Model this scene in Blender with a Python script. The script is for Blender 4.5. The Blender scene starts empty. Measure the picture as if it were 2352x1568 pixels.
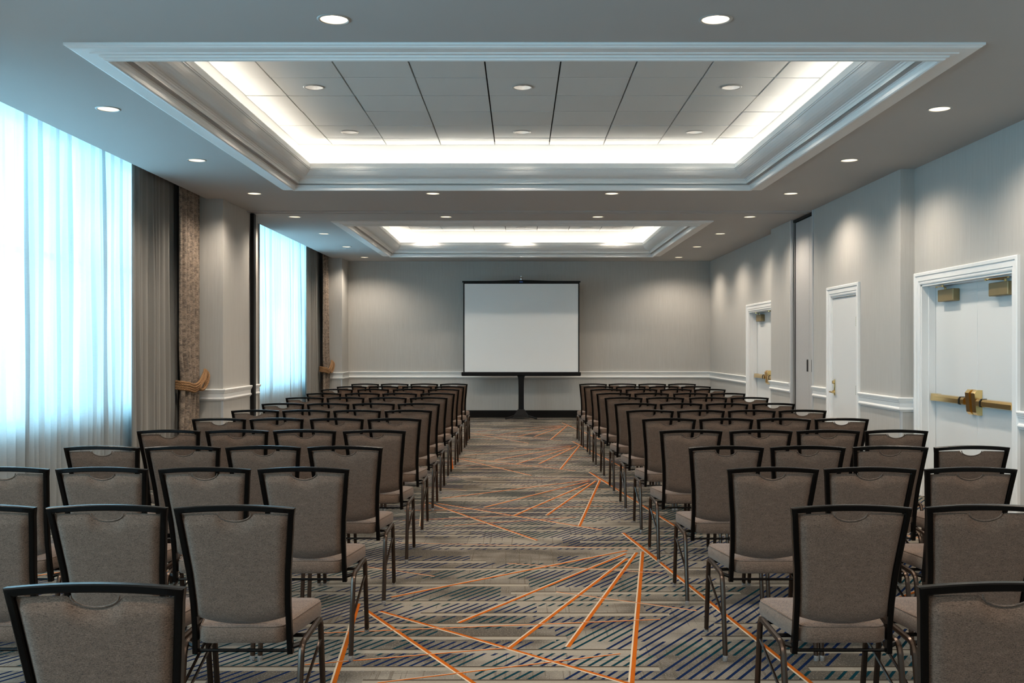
import bpy, math, random
from mathutils import Vector, Matrix
from mathutils.geometry import tessellate_polygon

# ------------------------------------------------------------------ camera
F = 2300.0            # focal length in pixels of the 2352 wide frame
VX, VY = 1195.0, 797.0  # vanishing point of the room's long axis
H = 1.5               # eye height
scene = bpy.context.scene
col = scene.collection
cam_d = bpy.data.cameras.new('camera')
cam_d.sensor_width = 36.0
cam_d.lens = F / 2352 * 36
cam_d.shift_x = (1176 - VX) / 2352
cam_d.shift_y = (VY - 784) / 2352
cam_d.clip_start = 0.05
cam_d.clip_end = 200
cam = bpy.data.objects.new('camera', cam_d)
cam.location = (0, 0, H)
cam.rotation_euler = (math.pi / 2, 0, 0)
col.objects.link(cam)
scene.camera = cam

# ------------------------------------------------------------------ light levels
SKY_COLOR = (0.38, 0.735, 1.0)
SKY_STRENGTH = 5.5
SPOT_W = 46.0
COVE_W_PER_M = 1.15
WARM = (1.0, 0.87, 0.72)
COVE_COLOR = (1.0, 0.93, 0.82)
world = bpy.data.worlds.new('sky')
scene.world = world
world.use_nodes = True
wbg = world.node_tree.nodes['Background']
wbg.inputs[0].default_value = (*SKY_COLOR, 1)
wbg.inputs[1].default_value = SKY_STRENGTH
scene.view_settings.view_transform = 'Standard'
scene.view_settings.look = 'None'
scene.view_settings.gamma = 1.0
scene.view_settings.use_curve_mapping = False
scene.view_settings.exposure = 0.95
cy = scene.cycles
cy.use_denoising = True
cy.max_bounces = 8
cy.diffuse_bounces = 4
cy.transparent_max_bounces = 12
cy.sample_clamp_indirect = 4.0
cy.caustics_reflective = False
cy.caustics_refractive = False

# ------------------------------------------------------------------ dimensions
CZ = 3.329            # flat ceiling
TZ = 3.779            # tiled ceiling inside the trays
XL = -3.667           # left wall (piers)
XC = -3.875           # ceiling edge over the curtains
XG = -4.30            # wall plane that holds the windows
XR = 4.05             # right wall
XP = 3.905            # right wall, middle part that stands forward
YB = 21.35            # back wall (screen)
YF = -2.7             # wall behind the camera
WINS = [(-2.5, 4.1), (5.74, 12.35), (13.99, 20.6)]   # window recesses; the first is unseen, left uncurtained to add daylight
TRAYS = [(-2.745, 2.795, 6.01, 11.52), (-2.745, 2.795, 14.47, 19.90)]

# ------------------------------------------------------------------ materials
MATS = {}
def nmat(name):
    m = bpy.data.materials.new(name)
    m.use_nodes = True
    nt = m.node_tree
    b = nt.nodes['Principled BSDF']
    MATS[name] = m
    return m, nt, b
def node(nt, t, **kw):
    n = nt.nodes.new(t)
    for k, v in kw.items():
        setattr(n, k, v)
    return n
def mth(nt, op, a, b=None, c=None):
    n = nt.nodes.new('ShaderNodeMath')
    n.operation = op
    for i, v in enumerate((a, b, c)):
        if v is None: continue
        if isinstance(v, (int, float)): n.inputs[i].default_value = v
        else: nt.links.new(v, n.inputs[i])
    return n.outputs[0]
def mixc(nt, fac, a, b):
    n = nt.nodes.new('ShaderNodeMix')
    n.data_type = 'RGBA'
    for s, v in ((0, fac), (6, a), (7, b)):
        if isinstance(v, (int, float)): n.inputs[s].default_value = v
        elif isinstance(v, tuple): n.inputs[s].default_value = (*v, 1)
        else: nt.links.new(v, n.inputs[s])
    return n.outputs[2]
def coords(nt, scale=(1, 1, 1), rot=(0, 0, 0)):
    tc = nt.nodes.new('ShaderNodeTexCoord')
    mp = nt.nodes.new('ShaderNodeMapping')
    mp.inputs['Scale'].default_value = scale
    mp.inputs['Rotation'].default_value = rot
    nt.links.new(tc.outputs['Object'], mp.inputs['Vector'])
    return mp.outputs[0]
def noise(nt, vec, scale=1.0, detail=2.0, rough=0.5):
    n = nt.nodes.new('ShaderNodeTexNoise')
    n.inputs['Scale'].default_value = scale
    n.inputs['Detail'].default_value = detail
    n.inputs['Roughness'].default_value = rough
    nt.links.new(vec, n.inputs['Vector'])
    return n.outputs['Fac']
def bump(nt, b, h, strength, dist):
    n = nt.nodes.new('ShaderNodeBump')
    n.inputs['Strength'].default_value = strength
    n.inputs['Distance'].default_value = dist
    nt.links.new(h, n.inputs['Height'])
    nt.links.new(n.outputs[0], b.inputs['Normal'])
def plain(name, c, rough=0.5, metal=0.0, var=0.06, nscale=8.0, spec=None, bmp=0.0, coat=0.0):
    m, nt, b = nmat(name)
    v = coords(nt)
    n = noise(nt, v, nscale, 4)
    lo = tuple(x * (1 - var) for x in c); hi = tuple(min(1, x * (1 + var)) for x in c)
    nt.links.new(mixc(nt, n, lo, hi), b.inputs['Base Color'])
    b.inputs['Roughness'].default_value = rough
    b.inputs['Metallic'].default_value = metal
    if spec is not None: b.inputs['Specular IOR Level'].default_value = spec
    if coat: b.inputs['Coat Weight'].default_value = coat; b.inputs['Coat Roughness'].default_value = 0.15
    if bmp: bump(nt, b, noise(nt, v, nscale * 20, 2), bmp, 0.002)
    return m

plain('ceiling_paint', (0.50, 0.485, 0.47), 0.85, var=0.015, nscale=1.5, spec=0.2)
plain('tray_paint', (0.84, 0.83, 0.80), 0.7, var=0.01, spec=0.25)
plain('trim_paint', (0.86, 0.855, 0.84), 0.45, var=0.015)
plain('door_paint', (0.76, 0.76, 0.745), 0.4, var=0.02, nscale=2)
plain('black_base', (0.006, 0.0055, 0.0055), 0.5, var=0.1, spec=0.15)
plain('black_metal', (0.006, 0.006, 0.0065), 0.45, var=0.1, spec=0.2)
plain('dark_void', (0.05, 0.05, 0.048), 0.9, spec=0.0)
plain('jamb_metal', (0.62, 0.63, 0.64), 0.35, metal=0.3, var=0.03)
plain('partition_fabric', (0.44, 0.43, 0.42), 0.8, var=0.04, nscale=30, bmp=0.2)
plain('brass', (0.86, 0.62, 0.26), 0.22, metal=1.0, var=0.05)
plain('closer_bronze', (0.27, 0.20, 0.095), 0.42, metal=0.35, var=0.06)
plain('chrome', (0.75, 0.75, 0.76), 0.15, metal=1.0, var=0.02)
plain('screen_white', (0.88, 0.885, 0.88), 0.55, var=0.01, nscale=1.0, spec=0.4)
plain('label_blue', (0.03, 0.10, 0.40), 0.4)
plain('rope', (0.33, 0.18, 0.08), 0.7, var=0.35, nscale=90)
plain('window_frame', (0.55, 0.56, 0.58), 0.5)
plain('carpet_orange', (0.32, 0.073, 0.006), 0.95, var=0.30, nscale=220, spec=0.05)
plain('carpet_cream', (0.44, 0.36, 0.265), 0.95, var=0.22, nscale=220, spec=0.05)
plain('chair_black', (0.0026, 0.0020, 0.0016), 0.27, var=0.15, spec=0.12)
plain('chair_bronze', (0.055, 0.034, 0.023), 0.26, metal=0.7, var=0.15)
plain('glide', (0.55, 0.55, 0.55), 0.2, metal=0.8)
plain('outdoor_wall', (0.5, 0.5, 0.5), 0.9)

def mk_wallpaper():
    m, nt, b = nmat('wallpaper')
    v1 = coords(nt, (95, 95, 2.2)); v2 = coords(nt, (260, 260, 7)); v3 = coords(nt, (0.8, 0.8, 0.8))
    n1 = noise(nt, v1, 1, 3); n2 = noise(nt, v2, 1, 2); n3 = noise(nt, v3, 1, 2)
    s = mth(nt, 'ADD', mth(nt, 'MULTIPLY', n1, 0.6), mth(nt, 'MULTIPLY', n2, 0.4))
    s = mth(nt, 'MULTIPLY_ADD', mth(nt, 'SUBTRACT', s, 0.5), 1.5, 0.5)
    nt.links.new(mixc(nt, s, (0.42, 0.402, 0.372), (0.56, 0.545, 0.515)), b.inputs['Base Color'])
    b.inputs['Roughness'].default_value = 0.6
    b.inputs['Specular IOR Level'].default_value = 0.3
    bump(nt, b, s, 0.25, 0.002)
mk_wallpaper()

def mk_fabric():
    m, nt, b = nmat('chair_fabric')
    v1 = coords(nt, (170, 170, 900)); v2 = coords(nt, (900, 900, 170)); v3 = coords(nt, (25, 25, 70))
    n1 = noise(nt, v1, 1, 2); n2 = noise(nt, v2, 1, 2); n3 = noise(nt, v3, 1, 2)
    s = mth(nt, 'ADD', mth(nt, 'MULTIPLY', n1, 0.55), mth(nt, 'MULTIPLY', n2, 0.45))
    s = mth(nt, 'ADD', s, mth(nt, 'MULTIPLY', mth(nt, 'SUBTRACT', n3, 0.5), 0.12))
    s = mth(nt, 'MULTIPLY_ADD', mth(nt, 'SUBTRACT', s, 0.5), 3.0, 0.5)
    nt.links.new(mixc(nt, s, (0.040, 0.025, 0.017), (0.205, 0.134, 0.096)), b.inputs['Base Color'])
    b.inputs['Roughness'].default_value = 0.9
    b.inputs['Specular IOR Level'].default_value = 0.15
    b.inputs['Sheen Weight'].default_value = 0.15
    bump(nt, b, s, 0.35, 0.0015)
mk_fabric()

def mk_sheer():
    m, nt, b = nmat('sheer_fabric')
    nt.nodes.remove(b)
    out = nt.nodes['Material Output']
    v = coords(nt, (30, 30, 260)); n1 = noise(nt, v, 1, 3)
    c = mixc(nt, n1, (0.50, 0.52, 0.52), (0.60, 0.62, 0.62))
    tl = node(nt, 'ShaderNodeBsdfTranslucent'); df = node(nt, 'ShaderNodeBsdfDiffuse'); tr = node(nt, 'ShaderNodeBsdfTransparent')
    nt.links.new(c, tl.inputs[0]); nt.links.new(c, df.inputs[0])
    a = node(nt, 'ShaderNodeMixShader'); a.inputs[0].default_value = 0.38
    nt.links.new(tl.outputs[0], a.inputs[1]); nt.links.new(df.outputs[0], a.inputs[2])
    d = node(nt, 'ShaderNodeMixShader'); d.inputs[0].default_value = 0.04
    nt.links.new(a.outputs[0], d.inputs[1]); nt.links.new(tr.outputs[0], d.inputs[2])
    nt.links.new(d.outputs[0], out.inputs['Surface'])
mk_sheer()

def mk_glass():
    m, nt, b = nmat('window_glass')
    nt.nodes.remove(b)
    out = nt.nodes['Material Output']
    gl = node(nt, 'ShaderNodeBsdfGlossy'); gl.inputs['Roughness'].default_value = 0.02
    tr = node(nt, 'ShaderNodeBsdfTransparent'); tr.inputs[0].default_value = (0.95, 0.98, 0.97, 1)
    a = node(nt, 'ShaderNodeMixShader'); a.inputs[0].default_value = 0.06
    nt.links.new(tr.outputs[0], a.inputs[1]); nt.links.new(gl.outputs[0], a.inputs[2])
    nt.links.new(a.outputs[0], out.inputs['Surface'])
mk_glass()

def mk_drapes():
    m, nt, b = nmat('gray_drape')
    n1 = noise(nt, coords(nt, (300, 300, 300)), 1, 2)
    nt.links.new(mixc(nt, n1, (0.185, 0.175, 0.16), (0.265, 0.25, 0.23)), b.inputs['Base Color'])
    b.inputs['Roughness'].default_value = 0.85; b.inputs['Specular IOR Level'].default_value = 0.15
    b.inputs['Sheen Weight'].default_value = 0.2
    m, nt, b = nmat('patterned_drape')
    n1 = noise(nt, coords(nt, (30, 30, 95)), 1, 4, 0.65); n2 = noise(nt, coords(nt, (12, 12, 22)), 1, 3)
    s = mth(nt, 'ADD', mth(nt, 'MULTIPLY', n1, 0.6), mth(nt, 'MULTIPLY', n2, 0.4))
    s = mth(nt, 'MULTIPLY_ADD', mth(nt, 'SUBTRACT', s, 0.5), 5.0, 0.45)
    s = mth(nt, 'MINIMUM', mth(nt, 'MAXIMUM', s, 0.0), 1.0)
    nt.links.new(mixc(nt, s, (0.10, 0.075, 0.058), (0.34, 0.26, 0.195)), b.inputs['Base Color'])
    b.inputs['Roughness'].default_value = 0.7; b.inputs['Sheen Weight'].default_value = 0.05
mk_drapes()

def mk_tile():
    m, nt, b = nmat('acoustic_tile')
    oi = node(nt, 'ShaderNodeObjectInfo')
    n1 = noise(nt, coords(nt), 160, 3, 0.7); n2 = noise(nt, coords(nt), 3, 2)
    c = mixc(nt, n1, (0.64, 0.64, 0.62), (0.74, 0.74, 0.72))
    c2 = mixc(nt, mth(nt, 'MULTIPLY', oi.outputs['Random'], 0.35), c, (0.60, 0.60, 0.585))
    nt.links.new(c2, b.inputs['Base Color'])
    b.inputs['Roughness'].default_value = 0.95; b.inputs['Specular IOR Level'].default_value = 0.1
    bump(nt, b, n1, 0.3, 0.002)
mk_tile()

def mk_emit(name, c, s):
    m, nt, b = nmat(name)
    b.inputs['Base Color'].default_value = (0.8, 0.8, 0.8, 1)
    b.inputs['Emission Color'].default_value = (*c, 1)
    b.inputs['Emission Strength'].default_value = s
mk_emit('lamp_bulb', (1.0, 0.84, 0.62), 2.8)
mk_emit('tray_lamp_bulb', (1.0, 0.88, 0.76), 4.0)
plain('reflector', (0.85, 0.83, 0.79), 0.35, metal=0.0, var=0.02, spec=0.8)
plain('lamp_ring', (0.50, 0.49, 0.47), 0.35, metal=0.4, var=0.02)

def mk_carpet():
    m, nt, b = nmat('carpet')
    tc = node(nt, 'ShaderNodeTexCoord'); sp = node(nt, 'ShaderNodeSeparateXYZ')
    nt.links.new(tc.outputs['Object'], sp.inputs[0])
    x, y = sp.outputs[0], sp.outputs[1]
    def wn(a, b_, seed):
        n = node(nt, 'ShaderNodeTexWhiteNoise', noise_dimensions='3D')
        cb = node(nt, 'ShaderNodeCombineXYZ'); cb.inputs[2].default_value = seed
        for i, s in ((0, a), (1, b_)):
            if isinstance(s, (int, float)): cb.inputs[i].default_value = s
            else: nt.links.new(s, cb.inputs[i])
        nt.links.new(cb.outputs[0], n.inputs[0])
        return n.outputs[0]
    PER = 0.232
    v = mth(nt, 'DIVIDE', y, PER); row = mth(nt, 'FLOOR', v); fr = mth(nt, 'FRACT', v)
    # uneven band position within its row
    rj = mth(nt, 'MULTIPLY', wn(row, 0.0, 1.0), 0.30)
    f2 = mth(nt, 'SUBTRACT', fr, rj)
    # band segments along x
    def cells(length, seed):
        off = mth(nt, 'MULTIPLY', wn(row, 3.0, seed), 7.0)
        u = mth(nt, 'DIVIDE', mth(nt, 'ADD', x, off), length)
        return mth(nt, 'FLOOR', u), mth(nt, 'FRACT', u)
    c1, _ = cells(0.70, 2.0)
    on_band = mth(nt, 'GREATER_THAN', wn(row, c1, 5.0), 0.38)
    band = mth(nt, 'MULTIPLY', mth(nt, 'GREATER_THAN', f2, 0.0), mth(nt, 'LESS_THAN', f2, 0.22))
    edge = mth(nt, 'MULTIPLY', mth(nt, 'GREATER_THAN', f2, 0.22), mth(nt, 'LESS_THAN', f2, 0.30))
    band = mth(nt, 'MULTIPLY', band, on_band); edge = mth(nt, 'MULTIPLY', edge, on_band)
    # base weave: warm grey-taupe patches with a faint plaid
    cxy = coords(nt)
    blot = noise(nt, coords(nt, (1.1, 1.6, 1)), 1.0, 3, 0.6)
    blot = mth(nt, 'MINIMUM', mth(nt, 'MAXIMUM', mth(nt, 'MULTIPLY_ADD', mth(nt, 'SUBTRACT', blot, 0.5), 5.0, 0.5), 0.0), 1.0)
    base = mixc(nt, blot, (0.088, 0.076, 0.063), (0.245, 0.215, 0.18))
    px = noise(nt, coords(nt, (55, 1.2, 1)), 1.0, 2); py = noise(nt, coords(nt, (1.2, 55, 1)), 1.0, 2)
    pl = mth(nt, 'LESS_THAN', mth(nt, 'MINIMUM', px, py), 0.36)
    base = mixc(nt, mth(nt, 'MULTIPLY', pl, 0.55), base, (0.085, 0.07, 0.052))
    spk = mth(nt, 'GREATER_THAN', noise(nt, cxy, 130, 1), 0.62)
    base = mixc(nt, mth(nt, 'MULTIPLY', spk, 0.35), base, (0.36, 0.32, 0.265))
    # blue strokes
    c2, _ = cells(0.62, 9.0)
    on_st = mth(nt, 'GREATER_THAN', wn(row, c2, 11.0), 0.12)
    big = noise(nt, coords(nt, (0.55, 0.75, 1)), 1.0, 1)
    on_st = mth(nt, 'MULTIPLY', on_st, mth(nt, 'GREATER_THAN', big, 0.27))
    s = mth(nt, 'DIVIDE', mth(nt, 'SUBTRACT', x, mth(nt, 'DIVIDE', y, 1.6)), 0.056)
    sid = mth(nt, 'FLOOR', s); sf = mth(nt, 'FRACT', s)
    st = mth(nt, 'LESS_THAN', sf, 0.33)
    stroke = mth(nt, 'MULTIPLY', mth(nt, 'MULTIPLY', st, on_st), mth(nt, 'SUBTRACT', 1.0, mth(nt, 'MAXIMUM', band, edge)))
    skip = mth(nt, 'GREATER_THAN', wn(row, sid, 15.0), 0.12)
    stroke = mth(nt, 'MULTIPLY', stroke, skip)
    teal = mth(nt, 'GREATER_THAN', wn(row, mth(nt, 'FLOOR', mth(nt, 'DIVIDE', sid, 6.0)), 21.0), 0.58)
    blue = mixc(nt, teal, (0.005, 0.014, 0.048), (0.003, 0.027, 0.038))
    c = mixc(nt, stroke, base, blue)
    lt = mixc(nt, noise(nt, cxy, 90, 2), (0.225, 0.195, 0.158), (0.31, 0.275, 0.225))
    c = mixc(nt, band, c, lt)
    c = mixc(nt, edge, c, (0.075, 0.06, 0.045))
    fib = noise(nt, cxy, 420, 2)
    c = mixc(nt, mth(nt, 'MULTIPLY', fib, 0.30), c, (0.012, 0.011, 0.010))
    nt.links.new(c, b.inputs['Base Color'])
    b.inputs['Roughness'].default_value = 0.95
    b.inputs['Specular IOR Level'].default_value = 0.0
    bump(nt, b, fib, 0.4, 0.003)
mk_carpet()

# ------------------------------------------------------------------ mesh helpers
class MB:
    def __init__(self): self.v = []; self.f = []
    def add(self, vs, fs):
        o = len(self.v); self.v += [tuple(p) for p in vs]; self.f += [[i + o for i in f] for f in fs]; return self
    def box(self, x0, x1, y0, y1, z0, z1, ch=0.0):
        if ch <= 0:
            vs = [(x, y, z) for z in (z0, z1) for y in (y0, y1) for x in (x0, x1)]
            return self.add(vs, [(0, 2, 3, 1), (4, 5, 7, 6), (0, 1, 5, 4), (2, 6, 7, 3), (0, 4, 6, 2), (1, 3, 7, 5)])
        c = ch   # chamfered block: stacked octagons
        def ring(i, z):
            a0, a1, b0, b1 = x0 + i, x1 - i, y0 + i, y1 - i
            return [(a0 + c, b0, z), (a1 - c, b0, z), (a1, b0 + c, z), (a1, b1 - c, z), (a1 - c, b1, z), (a0 + c, b1, z), (a0, b1 - c, z), (a0, b0 + c, z)]
        rings = [ring(c * .7, z0), ring(0, z0 + c), ring(0, z1 - c), ring(c * .7, z1)]
        return self.loft(rings, True, True)
    def loft(self, rings, cap0=False, cap1=False, closed=True):
        n = len(rings[0]); o = len(self.v)
        for r in rings: self.v += [tuple(p) for p in r]
        for i in range(len(rings) - 1):
            for j in range(n if closed else n - 1):
                a = o + i * n + j; b = o + i * n + (j + 1) % n
                self.f.append([a, b, b + n, a + n])
        if cap0: self.f.append([o + j for j in reversed(range(n))])
        if cap1: self.f.append([o + (len(rings) - 1) * n + j for j in range(n)])
        return self
    def tube(self, pts, r, n=8, caps=True):
        pts = [Vector(p) for p in pts]; rings = []
        rr = r if isinstance(r, (list, tuple)) else [r] * len(pts)
        prev = None
        for i, p in enumerate(pts):
            t = (pts[min(i + 1, len(pts) - 1)] - pts[max(i - 1, 0)]).normalized()
            if prev is None:
                a = Vector((0, 0, 1)) if abs(t.z) < .9 else Vector((1, 0, 0))
                u = t.cross(a).normalized()
            else:
                u = (prev - t * prev.dot(t)).normalized()
            prev = u; w = t.cross(u)
            rings.append([p + (u * math.cos(k * math.tau / n) + w * math.sin(k * math.tau / n)) * rr[i] for k in range(n)])
        return self.loft(rings, caps, caps)
    def lathe(self, prof, cx, cy, n=24, axis='z', cap0=False, cap1=False):
        rings = []
        for r, h in prof:
            rings.append([(cx + r * math.cos(k * math.tau / n), cy + r * math.sin(k * math.tau / n), h) for k in range(n)])
        return self.loft(rings, cap0, cap1)
    def mesh(self, name, mat, smooth=False):
        me = bpy.data.meshes.new(name)
        me.from_pydata(self.v, [], self.f); me.validate(); me.update()
        me.materials.append(MATS[mat])
        if smooth:
            me.polygons.foreach_set('use_smooth', [True] * len(me.polygons))
            if smooth != 'all':
                me.set_sharp_from_angle(angle=math.radians(40))
        return me
    def obj(self, name, mat, parent=None, smooth=False):
        o = bpy.data.objects.new(name, self.mesh(name, mat, smooth)); col.objects.link(o)
        if parent is not None: o.parent = parent
        return o
def link(name, me, parent=None, loc=None):
    o = bpy.data.objects.new(name, me); col.objects.link(o)
    if parent is not None: o.parent = parent
    if loc is not None: o.location = loc
    return o
def empty(name, loc=(0, 0, 0), rz=0.0, parent=None):
    o = bpy.data.objects.new(name, None); col.objects.link(o)
    o.location = loc; o.rotation_euler = (0, 0, rz); o.empty_display_size = 0.1
    if parent is not None: o.parent = parent
    return o
def tag(o, label, cat, group=None):
    o['label'] = label; o['category'] = cat
    if group: o['group'] = group
    return o
def struct(o): o['kind'] = 'structure'; return o
def copy_tree(o, parent=None):
    c = o.copy(); col.objects.link(c)
    c.parent = parent
    for ch in o.children: copy_tree(ch, c)
    return c
def sweep_plan(mb, path, prof, inside):
    """profile (offset from wall, z) along a plan polyline; inside = +1: room is on the left of the path direction"""
    n = len(path); offs = []
    for i in range(n):
        dirs = []
        if i > 0: dirs.append((Vector(path[i]) - Vector(path[i - 1])).normalized())
        if i < n - 1: dirs.append((Vector(path[i + 1]) - Vector(path[i])).normalized())
        ns = [Vector((-d.y, d.x)) * inside for d in dirs]
        if len(ns) == 1: m = ns[0]
        else:
            m = (ns[0] + ns[1]); m = m / max(1e-6, m.dot(ns[0]))
        offs.append(m)
    rings = [[(p[0] + m.x * d, p[1] + m.y * d, z) for d, z in prof] for p, m in zip(path, offs)]
    mb.loft(rings, True, True)
    return mb
def px2floor(px, py):
    Y = F * H / (py - VY)
    return ((px - VX) * Y / F, Y)

# ------------------------------------------------------------------ floor
fl = struct(MB().box(-4.6, 4.55, YF - .2, YB + .2, -0.12, 0.0).obj('floor', 'carpet'))
def stripes():
    S = 2.2144
    segs = [  # measured on the near repeat of the carpet, in pixels of an enlarged crop; width class
        ((1720, 900), (1665, 1568), 1), ((1690, 905), (1340, 1385), 1), ((1640, 935), (1045, 1390), 1),
        ((1635, 910), (785, 1262), 1), ((1640, 895), (440, 1132), 1), ((385, 1203), (1640, 1568), 1),
        ((310, 1195), (860, 1568), 1), ((275, 1165), (150, 1568), 1), ((70, 1315), (1810, 1245), 0),
        ((0, 1475), (1030, 1390), 0), ((370, 1568), (1605, 1420), 0), ((1030, 960), (1820, 1010), 0),
        ((1280, 1105), (1993, 1200), 0), ((470, 855), (1720, 885), 0), ((300, 975), (660, 1025), 0),
        ((1620, 805), (1790, 935), 1)]
    base = []
    for a, b, w in segs:
        A = px2floor(700 + a[0] / S, 860 + a[1] / S); B = px2floor(700 + b[0] / S, 860 + b[1] / S)
        base.append((Vector(A), Vector(B), w))
    base.append((Vector(px2floor(1431.6, 1223.5)), Vector(px2floor(1863, 1568)), 1))
    # two of them run on below the frame
    base[6] = (base[6][0], base[6][0] + (base[6][1] - base[6][0]) * 1.5, 1)
    base[5] = (base[5][0], base[5][0] + (base[5][1] - base[5][0]) * 1.15, 1)
    P = 3.93; W = 3.05; nlay = 0
    for i in (-1, 0, 1):
        for k in range(-1, 4):
            for n, (A, B, w) in enumerate(base):
                a = A + Vector((i * W, k * P)); b = B + Vector((i * W, k * P))
                if i and (n in (0, 2, 3, 9, 12)): continue
                def clip(p, q):
                    d = q - p; t0, t1 = 0.0, 1.0
                    for (lo, hi, s, e) in ((-3.85, 3.85, p.x, d.x), (1.0, 21.2, p.y, d.y)):
                        if abs(e) < 1e-9:
                            if not lo <= s <= hi: return None
                            continue
                        ta, tb = (lo - s) / e, (hi - s) / e
                        if ta > tb: ta, tb = tb, ta
                        t0, t1 = max(t0, ta), min(t1, tb)
                    return (p + d * t0, p + d * t1) if t1 - t0 > .05 else None
                c = clip(a, b)
                if not c: continue
                a, b = c
                if (a.y + b.y) / 2 < 3.6 : continue
                d = (b - a).normalized(); nn = Vector((-d.y, d.x))
                if nn.x > 0: nn = -nn      # cream edge on the left side
                wo, wc = (0.020, 0.0085) if w else (0.010, 0.005)
                nlay += 1
                z = 0.0008 + 0.00002 * (nlay % 40)
                def strip(o0, o1, zt):
                    q = [a + nn * o0, b + nn * o0, b + nn * o1, a + nn * o1]
                    m = MB()
                    m.add([(p.x, p.y, 0.0) for p in q] + [(p.x, p.y, zt) for p in q],
                          [(3, 2, 1, 0), (4, 5, 6, 7), (0, 1, 5, 4), (1, 2, 6, 5), (2, 3, 7, 6), (3, 0, 4, 7)])
                    return m
                so = strip(-wo / 2, wo / 2, z).obj('carpet_stripe', 'carpet_orange', fl)
                strip(wo / 2, wo / 2 + wc, z).obj('stripe_edging', 'carpet_cream', so)
stripes()

# ------------------------------------------------------------------ ceiling with trays and lamp holes
LAMP_R = 0.080
LAMPS = []   # (x, y, label)
for y, xs in ((-.74, (-3.165, -1.04, 1.09, 3.22)), (1.37, (-3.165, -1.04, 1.09, 3.22)), (3.48, (-3.165, -1.04, 1.09, 3.22)), (5.59, (-3.165, -1.04, 1.09, 3.22)), (7.69, (-3.165, 3.22)), (9.80, (-3.165, 3.22)),
              (11.92, (-3.165, -1.04, 1.09, 3.22)), (14.05, (-3.165, -1.04, 1.09, 3.22)),
              (16.14, (-3.165, 3.22)), (18.24, (-3.165, 3.22)), (20.36, (-3.165, 3.22))):
    for x in xs: LAMPS.append((x, y))
TD = 0.25   # tray wall inset from the outer edge of the moulding
def ceiling():
    mb = MB()
    loops = [[(XC, YF - .1), (4.5, YF - .1), (4.5, YB + .1), (XC, YB + .1)]]
    for x0, x1, y0, y1 in TRAYS:
        loops.append([(x0 + TD, y0 + TD), (x0 + TD, y1 - TD), (x1 - TD, y1 - TD), (x1 - TD, y0 + TD)])
    for x, y in LAMPS:
        loops.append([(x + LAMP_R * math.cos(-k * math.tau / 20), y + LAMP_R * math.sin(-k * math.tau / 20)) for k in range(20)])
    tris = tessellate_polygon([[Vector((a, b, 0)) for a, b in L] for L in loops])
    flat = [p for L in loops for p in L]
    mb.add([(a, b, CZ) for a, b in flat], [tuple(t) for t in tris])
    # pocket above the curtains
    mb.box(XC, XC + .03, YF, YB, CZ + .001, CZ + .28)
    mb.box(XG - .2, XC + .03, YF, YB, CZ + .28, CZ + .32)
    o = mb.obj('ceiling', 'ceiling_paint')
    return struct(o)
ceil = ceiling()
def tray_shell():
    for x0, x1, y0, y1 in TRAYS:
        mb = MB()
        a0, a1, b0, b1 = x0 + TD, x1 - TD, y0 + TD, y1 - TD
        t = .03; zb, zt = CZ + .01, TZ + .03
        mb.box(a0 - t, a0, b0 - t, b1 + t, zb, zt); mb.box(a1, a1 + t, b0 - t, b1 + t, zb, zt)
        mb.box(a0, a1, b0 - t, b0, zb, zt); mb.box(a0, a1, b1, b1 + t, zb, zt)
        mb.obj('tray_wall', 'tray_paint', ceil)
        MB().box(a0 - t, a1 + t, b0 - t, b1 + t, zt, zt + .03).obj('grid_backing', 'dark_void', ceil)
tray_shell()
TG = 0.6096
random.seed(4)
TRAY_LAMPS = []
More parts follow.
